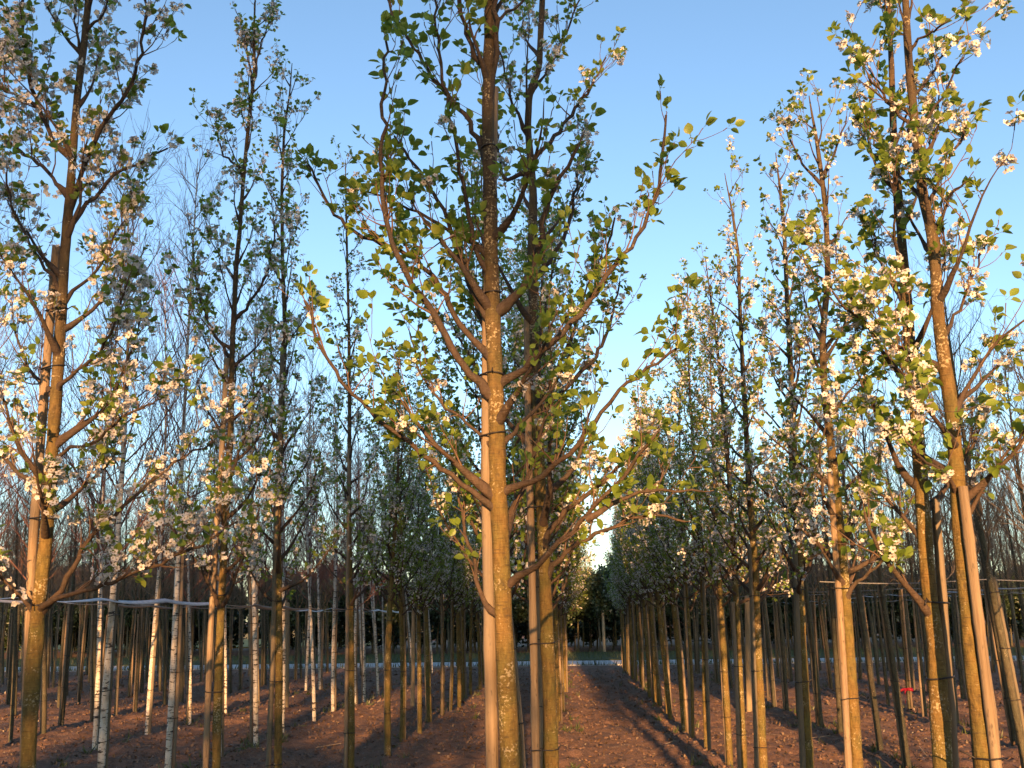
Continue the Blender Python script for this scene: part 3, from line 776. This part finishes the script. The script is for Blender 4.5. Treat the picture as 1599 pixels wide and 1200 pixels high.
def stake_variant(g, Q, q, r=0.020, H=2.3, nt=4):
    a = g.uniform(0, 6.28); d = np.array([math.cos(a), math.sin(a), 0])*(0.055)
    P = np.array([Q[0]*0+d+[0, 0, -0.06], [np.interp(1.0, Q[:, 2], Q[:, 0])+d[0], np.interp(1.0, Q[:, 2], Q[:, 1])+d[1], 1.0], [np.interp(H, Q[:, 2], Q[:, 0])+d[0]*0.9, np.interp(H, Q[:, 2], Q[:, 1])+d[1]*0.9, H]])
    me, SQ = stake_mesh(P, r, g)
    ties = []
    for z in np.linspace(0.55, min(H-0.1, 2.15), nt)+g.uniform(-.08, .08, nt):
        c2 = np.array([np.interp(z, SQ[:, 2], SQ[:, 0]), np.interp(z, SQ[:, 2], SQ[:, 1]), z]); c1 = np.array([np.interp(z, Q[:, 2], Q[:, 0]), np.interp(z, Q[:, 2], Q[:, 1]), z])
        ties.append(tie_mesh(c1, np.interp(z, Q[:, 2], q), c2, r, g))
    return me, ties

def bare_variant(seed, H, birch, crown0, n_l=34, spread=1.0, r0=0.034):
    """leafless young tree: birch (white bark, fine red-brown twigs) or grey-barked"""
    g = np.random.default_rng(seed); n = 12; z = np.linspace(-0.06, H, n)
    T = np.stack([0.05*np.sin(z*0.8+g.uniform(0, 6)), 0.05*np.sin(z*0.7+g.uniform(0, 6)), z], -1); T[:, :2] -= T[0, :2]
    tr = np.interp(z, [0, 2, H], [r0, r0*0.82, 0.004])
    mb = MB(); Q, q = trunk_tube(mb, T, tr, g, 40, 10, 0.06)
    parts = {'trunk': (mb.mesh('trunk', M_BIRCH if birch else M_GREY), None)}
    limbs, lr = [], []; az = 0
    for i in range(n_l):
        f = i/(n_l-1); zz = crown0+(H-0.2-crown0)*f; az += 2.4+g.uniform(-.6, .6)
        p = np.array([np.interp(zz, Q[:, 2], Q[:, 0]), np.interp(zz, Q[:, 2], Q[:, 1]), zz])
        limbs.append(grow_limb(g, p, az, R(g.uniform(28, 58)-12*f), (1.5-1.0*f)*g.uniform(0.7, 1.1)*spread, 9, 0.35, 0.10)); lr.append(np.linspace(0.010-0.004*f, 0.002, 9))
    mb = MB()
    for P, r in zip(limbs, lr): mb.tubes(P, r, 5)
    parts['branches'] = (mb.mesh('branches', M_BTWIG if birch else M_GTWIG), 'stuff')
    A = make_twigs(g, limbs, lr, 0.075, (0.25, 0.75), 0.42, 0.25 if birch else 0.35, 5, 0.15, 0.5, 0.0013, 0.004)
    B = make_twigs(g, list(A[0]), list(A[1]), 0.10, (0.10, 0.40), 0.5, 0.15, 4, 0.2, 0.5, 0.0011, 0.003)
    mb = MB(); mb.tubes(A[0], A[1], 3); mb.tubes(B[0], B[1], 3)
    parts['twigs'] = (mb.mesh('twigs', M_BTWIG if birch else M_GTWIG), 'stuff')
    return parts, Q, q
def leafy_variant(seed, H, crown0, rad, mat, n=6000, size=(0.05, 0.10), r0=0.05):
    g = np.random.default_rng(seed); z = np.linspace(-0.06, H*0.92, 10)
    T = np.stack([0.05*np.sin(z+seed), 0.05*np.sin(z*0.8+seed), z], -1); T[:, :2] -= T[0, :2]; tr = np.interp(z, [0, H], [r0, 0.008])
    mb = MB(); Q, q = trunk_tube(mb, T, tr, g, 24, 9, 0.05); parts = {'trunk': (mb.mesh('trunk', M_GREY), None)}
    limbs = []
    for i in range(36):
        zz = crown0+(H*0.9-crown0)*i/35; az = i*2.4+g.uniform(-.4, .4); prof = rad*(0.45+0.75*math.sin(math.pi*min(1, (zz-crown0)/(H-crown0)*0.8+0.2)))
        p = np.array([np.interp(zz, z, T[:, 0]), np.interp(zz, z, T[:, 1]), zz]); limbs.append(grow_limb(g, p, az, R(g.uniform(55, 80)), prof*g.uniform(0.8, 1.15), 7, 0.3, 0.15))
    mb = MB(); [mb.tubes(P, np.linspace(0.014, 0.003, 7), 5) for P in limbs]; parts['branches'] = (mb.mesh('branches', M_TWIG), 'stuff')
    li = g.integers(0, 36, n); s = g.uniform(0.15, 1, n)**0.7; pos = np.array([limbs[a][min(6, int(b*6.99))] for a, b in zip(li, s)]) + g.normal(size=(n, 3))*0.14
    mb = MB(); mb.stamp(LEAF2_V, LEAF2_F, pos, frames_from(rand_dirs(n, g), rand_dirs(n, g)), g.uniform(*size, n)); parts['foliage'] = (mb.mesh('foliage', mat), 'stuff')
    return parts, Q, q

def place(name, parts, x, y, rz, sc, label, cat, group, tilt=(0, 0)):
    o = link(name, None, loc=(x, y, float(ground_h(x, y)))); o.rotation_mode = 'ZYX'; o.rotation_euler = (tilt[0], tilt[1], rz); o.scale = (sc, sc, sc)
    for pn, (me, kind) in parts.items():
        c = link(pn, me, o)
        if kind: c['kind'] = kind
    tag(o, label, cat, group); return o
def place_stake(sv, x, y, rz, sc, label, group, tilt=(0, 0)):
    o = link('wooden_stake', None, loc=(x, y, float(ground_h(x, y)))); o.rotation_mode = 'ZYX'; o.rotation_euler = (tilt[0], tilt[1], rz); o.scale = (sc, sc, sc)
    link('cane', sv[0], o)
    for t in sv[1]: link('tie', t, o)
    tag(o, label, 'stake', group)

ORD = ['first', 'second', 'third', 'fourth', 'fifth', 'sixth', 'seventh', 'eighth', 'ninth', 'tenth', 'eleventh', 'twelfth', 'thirteenth', 'fourteenth', 'fifteenth',
       'sixteenth', 'seventeenth', 'eighteenth', 'nineteenth', 'twentieth', 'twenty-first', 'twenty-second', 'twenty-third', 'twenty-fourth', 'twenty-fifth', 'twenty-sixth', 'twenty-seventh', 'twenty-eighth', 'twenty-ninth', 'thirtieth', 'thirty-first', 'thirty-second']
g0 = np.random.default_rng(99)
PV = [pear_variant(200+i, H, b+0.10, 1) for i, (H, b) in enumerate([(5.6, 0.26), (5.2, 0.36), (5.9, 0.32), (5.4, 0.20), (5.0, 0.40), (5.7, 0.28)])]
PS = [stake_variant(np.random.default_rng(300+i), v[1], v[2]) for i, v in enumerate(PV)]
BV = [bare_variant(400+i, H, True, 2.1, 50, 0.95) for i, H in enumerate([6.6, 6.1, 7.0])]
BS = [stake_variant(np.random.default_rng(500+i), v[1], v[2], 0.019) for i, v in enumerate(BV)]
GV = [bare_variant(600+i, H, False, 2.1, 24, 0.8, 0.036) for i, H in enumerate([4.6, 4.2, 5.0, 4.4])]
GS = [stake_variant(np.random.default_rng(700+i), v[1], v[2], 0.018, 2.1) for i, v in enumerate(GV)]

def row(X, y0, y1, sp, V, SV, name, start, lab, slab, cat, group, sgroup, smin=0.88, smax=1.10, limit=26):
    y = y0; i = start
    while y < y1:
        x = X+g0.normal()*0.05; yy = y+g0.normal()*0.10
        k = int(g0.integers(len(V))); rz = g0.uniform(0, 6.28); sc = g0.uniform(smin, smax)
        o = ORD[min(i, 31)]
        tl = g0.normal(size=2)*0.014+[0, -0.045 if X < -4 else 0]
        place(name, V[k][0], x, yy, rz, sc, lab.format(o), cat, group, tl)
        if SV: place_stake(SV[k], x, yy, rz, sc, slab.format(o), sgroup, tl)
        y += sp*g0.uniform(0.93, 1.07); i += 1
PG = 'flowering pear trees'; SG = 'wooden stakes tied to the trees'
row(-2.40, depth_for_row(606, 1200, -2.40), 34.5, 1.2, PV, PS, 'pear_tree', 4, 'flowering pear tree, {} from the camera in the left row', 'stake of the {} pear tree in the left row', 'pear tree', PG, SG)
row(-0.33, 7.0, 34.5, 1.2, PV, PS, 'pear_tree', 2, 'flowering pear tree, {} from the camera in the centre row', 'stake of the {} pear tree in the centre row', 'pear tree', PG, SG)
row(1.64, depth_for_row(1120, 1200, 1.64), 34.5, 1.2, PV, PS, 'pear_tree', 6, 'flowering pear tree, {} from the camera in the right row', 'stake of the {} pear tree in the right row', 'pear tree', PG, SG)
# birches and bare trees on the left
row(-4.55, depth_for_row(158, 1200, -4.55), 34.5, 1.5, BV, BS, 'birch_tree', 0, 'white-barked birch, {} from the camera in the nearer birch row', 'stake of the {} birch in the nearer birch row', 'birch', 'young birches', SG)
row(-6.6, 10.2, 34.5, 1.7, BV, BS, 'birch_tree', 0, 'white-barked birch, {} from the camera in the farther birch row', 'stake of the {} birch in the farther birch row', 'birch', 'young birches', SG)
for k, (X, nm) in enumerate([(-8.6, 'first'), (-10.6, 'second'), (-12.6, 'third'), (-14.6, 'fourth'), (-16.6, 'fifth'), (-18.6, 'sixth')]):
    row(X, max(9, -X/0.60), 34.5, 0.8, GV, GS, 'bare_tree', 0, 'bare young tree, {} in the '+nm+' row left of the birches', 'stake of the {} bare tree in the '+nm+' row left of the birches', 'bare tree', 'bare young trees', SG)
for k, (X, nm) in enumerate([(3.75, 'first'), (5.75, 'second'), (7.75, 'third'), (9.75, 'fourth'), (11.75, 'fifth'), (13.75, 'sixth')]):
    row(X, max(7.5, X/0.50), 34.5, 1.05, GV, GS, 'bare_tree', 0, 'bare grey-trunked tree, {} in the '+nm+' row right of the pears', 'stake of the {} bare tree in the '+nm+' row right of the pears', 'bare tree', 'bare young trees', SG)

# beyond the road: dense dark trees on clear stems, rust-leaved trees at left
EV = [leafy_variant(800+i, H, 1.5, 0.85, M_EVER, 4200, (0.10, 0.18)) for i, H in enumerate([3.3, 3.7, 3.0])]
RV = [leafy_variant(820+i, H, 2.2, 1.1, M_RUST, 5200, (0.07, 0.12)) for i, H in enumerate([4.8, 5.4])]
for r_, yy in enumerate((48.0, 50.2, 52.6, 55.0)):
    for i in range(46):
        x = -38+i*1.45+g0.normal()*0.2+0.5*r_
        if not (-0.62*yy < x < 0.55*yy) or -0.345 < x/yy < -0.315: continue
        V = EV
        place('evergreen_tree', V[int(g0.integers(3))][0], x, yy+g0.normal()*0.2, g0.uniform(0, 6.28), g0.uniform(0.9, 1.15), 'dark dense tree on a clear stem beyond the pale road', 'evergreen tree', 'dark trees beyond the road')
for i in range(44):
    x = -36+i*0.5+g0.normal()*0.3; yy = 56+g0.uniform(0, 8)
    if -0.345 < x/yy < -0.315: continue
    place('rust_leaved_tree', RV[i % 2][0], x, yy, g0.uniform(0, 6.28), g0.uniform(0.85, 1.1), 'rust-brown leaved tree beyond the road at left', 'tree', 'rust-brown trees beyond the road')
for i in range(26):
    x = 8+i*1.1+g0.normal()*0.4; yy = 50+g0.uniform(0, 22)
    place('bare_tree', GV[i % 4][0], x, yy, g0.uniform(0, 6.28), g0.uniform(0.9, 1.2), 'bare tree beyond the road at right', 'bare tree', 'bare trees beyond the road')

for i in range(20):
    x = -8+i*1.15+g0.normal()*0.3; yy = 57+g0.uniform(0, 4)
    place('pear_tree', PV[i % 6][0], x, yy, g0.uniform(0, 6.28), g0.uniform(1.0, 1.25), 'distant flowering pear tree above the dark trees beyond the road', 'pear tree', 'pear trees beyond the road')
HB = [leafy_variant(860+i, 3.2, 0.1, 1.0, M_EVER, 3000, (0.14, 0.26), 0.03) for i in range(2)]  # bushes added to darken the open gap under the far crowns
for i in range(58):
    x = -42+i*1.35; yy = 62+g0.normal()*0.5
    if -0.345 < x/yy < -0.318: continue
    place('added_bush', HB[i % 2][0], x, yy, g0.uniform(0, 6.28), g0.uniform(1.0, 1.3), 'dark bush added to darken the gap under the trees beyond the road', 'bush', 'dark bushes added beyond the road')

# ------------------------------------------------------------------ posts, tapes, wires, ribbons
def post(px, py_top, py_base, X_hint, label, r=0.045):
    d = ray(px, py_base); t = -CAM[2]/d[2]; b = CAM+d*t
    top = at(px-3 if px > 800 else px+2, py_top, b[1]); gz = float(ground_h(b[0], b[1]))
    P = np.array([[0, 0, -0.1], [(top[0]-b[0])*0.5, 0.01, top[2]*0.5], [top[0]-b[0], 0, top[2]]])
    mb = MB(); Q = resample(P, 16); mb.tubes(Q, np.linspace(r*1.05, r*0.95, 16), 14)
    c = Q[-1]; mb.tubes(np.array([c, c+[0, 0, 0.015]]), [r*0.94, r*0.6], 14)
    o = link('wooden_post', mb.mesh('wooden_post', M_POST), loc=(b[0], b[1], gz)); tag(o, label, 'post', 'thick wooden posts among the rows')
post(447, 946, 1108, 0, 'thick brown wooden post behind the third left-row trunk')
post(644, 936, 1106, 0, 'thick brown wooden post left of the wide centre trunks', 0.04)
post(1170, 935, 1115, 0, 'thick grey wooden post leaning behind the fifth right-row trunk', 0.05)
post(944, 953, 1021, 0, 'tall pale post across the road at the aisle end', 0.07)
def tape(name, X, y0, y1, z, w, label, mat, sag=0.03, twist=3.0, sp=1.5):
    g = np.random.default_rng(int(abs(X)*100)); n = int((y1-y0)/0.08); y = np.linspace(y0, y1, n)
    zz = z - sag*np.abs(np.sin((y-y0)/sp*math.pi)) + 0.015*np.sin(y*0.7); x = X+0.05+0.03*np.sin(y*1.1)
    a = 0.5*np.sin(y*twist*0.33)+0.6*np.sin(y*0.41+1); c = np.stack([x, y, zz], -1)
    ax = np.stack([np.cos(a), a*0, np.sin(a)], -1)*w/2; t = np.stack([-np.sin(a), a*0, np.cos(a)], -1)*0.0015
    ring = np.stack([c-ax-t, c+ax-t, c+ax+t, c-ax+t], 1); mb = MB(); idx = np.arange(n*4).reshape(n, 4); A = idx[:-1]; B = idx[1:]
    mb.add(ring, np.stack([A, np.roll(A, -1, 1), np.roll(B, -1, 1), B], -1).reshape(-1, 4))
    tag(link(name, mb.mesh(name, mat)), label, 'tape' if 'tape' in name else 'wire', 'straps and wires between the rows')
tape('support_tape', -4.55, 6.2, 30, 1.93, 0.055, 'white flat tape strung along the nearer birch row', M_WTAPE)
tape('support_tape', -6.6, 9, 32, 1.98, 0.04, 'thin white tape strung along the farther birch row', M_WTAPE)
tape('support_tape', 5.75, 11, 33, 2.02, 0.016, 'thin pale tape along the second bare row at right', M_WTAPE)
tape('support_tape', 7.75, 15, 33, 2.02, 0.016, 'thin pale tape along the third bare row at right', M_WTAPE)
def crosswire(Y, x0, x1, z, r, label, sag=0.05):
    n = 60; x = np.linspace(x0, x1, n); t = np.linspace(0, 1, n)
    P = np.stack([x, Y+0.5*t, z-sag*np.abs(np.sin(t*math.pi*4))], -1); mb = MB(); mb.tubes(P, np.full(n, r), 6)
    tag(link('support_wire', mb.mesh('support_wire', M_WIRE)), label, 'wire', 'straps and wires between the rows')
crosswire(10.5, 2.6, 9.5, 2.03, 0.007, 'grey cross wire at crown height behind the right pears', 0.03)
crosswire(16.0, 2.8, 13, 2.08, 0.007, 'thin grey cross wire farther back at right', 0.04)
crosswire(23.0, 2.8, 16, 2.15, 0.008, 'farthest grey cross wire at right', 0.04)

def red_ribbon():
    p = at(1420, 1077, depth_for_row(1410, 1200, 3.75)); g = np.random.default_rng(3)
    o = link('red_ribbon', None, loc=p)
    a = np.linspace(0, 2*math.pi, 20); P = np.stack([0.042*np.cos(a), 0.042*np.sin(a), 0.004*np.sin(a*2)], -1)
    def band(P, w, name):
        n = len(P); up_ = np.array([0, 0, w/2]); out = norm(P-P.mean(0))*0.0015
        ring = np.stack([P-up_-out, P+up_-out, P+up_+out, P-up_+out], 1); idx = np.arange(n*4).reshape(n, 4); A = idx[:-1]; B = idx[1:]
        mb = MB(); mb.add(ring, np.stack([A, np.roll(A, -1, 1), np.roll(B, -1, 1), B], -1).reshape(-1, 4)); link(name, mb.mesh(name, M_RED), o)
    band(P, 0.03, 'loop')
    band(np.array([[-0.04, -0.02, 0], [-0.08, -0.04, 0.006], [-0.12, -0.045, -0.012], [-0.145, -0.04, -0.005]]), 0.03, 'tail')
    band(np.array([[-0.055, -0.04, -0.005], [-0.075, -0.045, -0.05], [-0.07, -0.045, -0.10], [-0.075, -0.04, -0.145]])[:, [0, 1, 2]], 0.035, 'tail')
    tag(o, 'red plastic ribbon knotted round a grey trunk at right', 'ribbon')
red_ribbon()

# ------------------------------------------------------------------ leaf litter, clods, verge grass
def scatter(name, n, tv, tf, mat, size, flat, seed, lift, ymin=6, ymax=34):
    g = np.random.default_rng(seed); y = ymin+(ymax-ymin)*g.random(n)**1.6; x = g.uniform(-0.62, 0.56, n)*y
    z = ground_h(x, y)+lift; zr = norm(np.array([0, 0, 1.0])+flat*g.normal(size=(n, 3)))
    mb = MB(); mb.stamp(tv, tf, np.stack([x, y, z], -1), frames_from(zr, rand_dirs(n, g)), g.uniform(*size, n)*(0.6+y/25))
    tag(link(name, mb.mesh(name, mat, False)), {'leaf_litter': 'dry brown leaves scattered over the soil', 'soil_clods': 'loose clods of dark soil between the rows', 'grass': 'short grass on the verge beyond the road'}[name], name.replace('_', ' '), kind='stuff')
scatter('leaf_litter', 34000, LEAF2_V, LEAF2_F, M_LITTER, (0.018, 0.055), 0.45, 61, 0.008)
CL = np.array([[1, 0, .1], [.3, .9, 0], [-.8, .5, .1], [-.7, -.6, 0], [.4, -.9, .1], [.1, .1, .75], [-.2, .3, .6]])*0.5
scatter('soil_clods', 14000, CL, [np.array([[0, 1, 5], [1, 6, 5], [1, 2, 6], [2, 3, 6], [3, 5, 6], [3, 4, 5], [4, 0, 5]])], M_CLOD, (0.015, 0.065), 0.3, 62, 0.0)
def grass():
    g = np.random.default_rng(64); n = 9000; x = g.uniform(-26, 24, n); y = np.concatenate([g.uniform(40, 47.5, n*3//4), g.uniform(35.9, 36.35, n-n*3//4)])
    tv = np.array([[-.06, 0, 0], [.06, 0, 0], [.0, 0.15, 1.0]]); mb = MB()
    mb.stamp(tv, [np.array([[0, 1, 2]])], np.stack([x, y, x*0+0.02], -1), frames_from(np.tile([0, 0, 1.0], (n, 1))+0.25*g.normal(size=(n, 3)), np.stack([g.normal(size=n), g.normal(size=n), n*[0]], -1)), g.uniform(0.12, 0.3, n))
    tag(link('grass', mb.mesh('grass', M_GRASS, False)), 'short grass on the verges along the road', 'grass', kind='stuff')
grass()
def weeds():
    g = np.random.default_rng(66); n = 420; mb = MB()
    rowx = np.array([-6.6, -4.55, -2.4, -0.33, 1.64, 3.75, 5.75]); bx_ = g.choice(rowx, n)+g.normal(size=n)*0.22; by_ = 7+27*g.random(n)**1.4
    k = 11; x = np.repeat(bx_, k)+g.normal(size=n*k)*0.03; y = np.repeat(by_, k)+g.normal(size=n*k)*0.03; m = n*k
    tv = np.array([[-.07, 0, 0], [.07, 0, 0], [.05, .1, .55], [-.05, .1, .55], [0, .32, 1.0]])
    up_ = norm(np.array([0, 0, 1.0])+0.55*g.normal(size=(m, 3))); sd_ = rand_dirs(m, g); xx = norm(np.cross(sd_, up_)); fr = np.stack([xx, np.cross(up_, xx), up_], 1)
    mb.stamp(tv, [np.array([[0, 1, 2, 3]]), np.array([[3, 2, 4]])], np.stack([x, y, ground_h(x, y)-0.005], -1), fr, g.uniform(0.05, 0.15, m))
    tag(link('weeds', mb.mesh('weeds', M_GRASS, False)), 'small green weeds sprouting along the tree rows', 'weeds', kind='stuff')
    n = 1500; y = 6+26*g.random(n)**1.4; x = g.uniform(-0.6, 0.55, n)*y; mb = MB(); st = np.array([[-.012, 0, 0], [.012, 0, 0], [.012, 1, .05], [-.012, 1, .05]])
    mb.stamp(st, [np.array([[0, 1, 2, 3]])], np.stack([x, y, ground_h(x, y)+0.012], -1), frames_from(norm(np.array([0, 0, 1.0])+0.25*g.normal(size=(n, 3))), rand_dirs(n, g)*[1, 1, 0.1]), g.uniform(0.06, 0.35, n))
    tag(link('straw', mb.mesh('straw', M_STRAW, False)), 'thin dry stalks and twigs lying on the soil', 'straw', kind='stuff')
weeds()

# ------------------------------------------------------------------ unseen trees and bushes added behind the photographer to shade the scene
gb = np.random.default_rng(5)
SV_ = [leafy_variant(840+i, 17.5, 6.8, 1.8, M_EVER, 7000, (0.16, 0.30), 0.10) for i in range(3)]  # added out of view, crown height set to shade upper stems and far rows
HV = [leafy_variant(850+i, 2.9, 0.25, 0.75, M_EVER, 1500, (0.08, 0.16), 0.03) for i in range(2)]  # added out of view to shade the left ground and low trunks
for i in range(26):
    x = -22+i*1.75+gb.normal()*0.4; y = -20+gb.normal()*1.2
    if 2.2 < x < 5.0: continue
    place('shade_tree', SV_[i % 3][0], x, y, gb.uniform(0, 6.28), gb.uniform(0.94, 1.06), 'unseen tall tree added behind the camera for shade', 'tree', 'shade trees added behind the camera')
for i in range(17):
    x = -17.5+i*1.1
    place('added_bush', HV[i % 2][0], x, -14+gb.normal()*0.3, gb.uniform(0, 6.28), gb.uniform(1.25, 1.9) if x < -0.9 else 1.4, 'unseen bush added behind the camera for low shade', 'bush', 'shade bushes added behind the camera')
for i in range(6):
    x = 2.9+i*2.1+gb.normal()*0.3
    place('added_bush', HV[i % 2][0], x, -14+gb.normal()*0.3, gb.uniform(0, 6.28), gb.uniform(0.7, 1.25), 'unseen bush added behind the camera for low shade', 'bush', 'shade bushes added behind the camera')
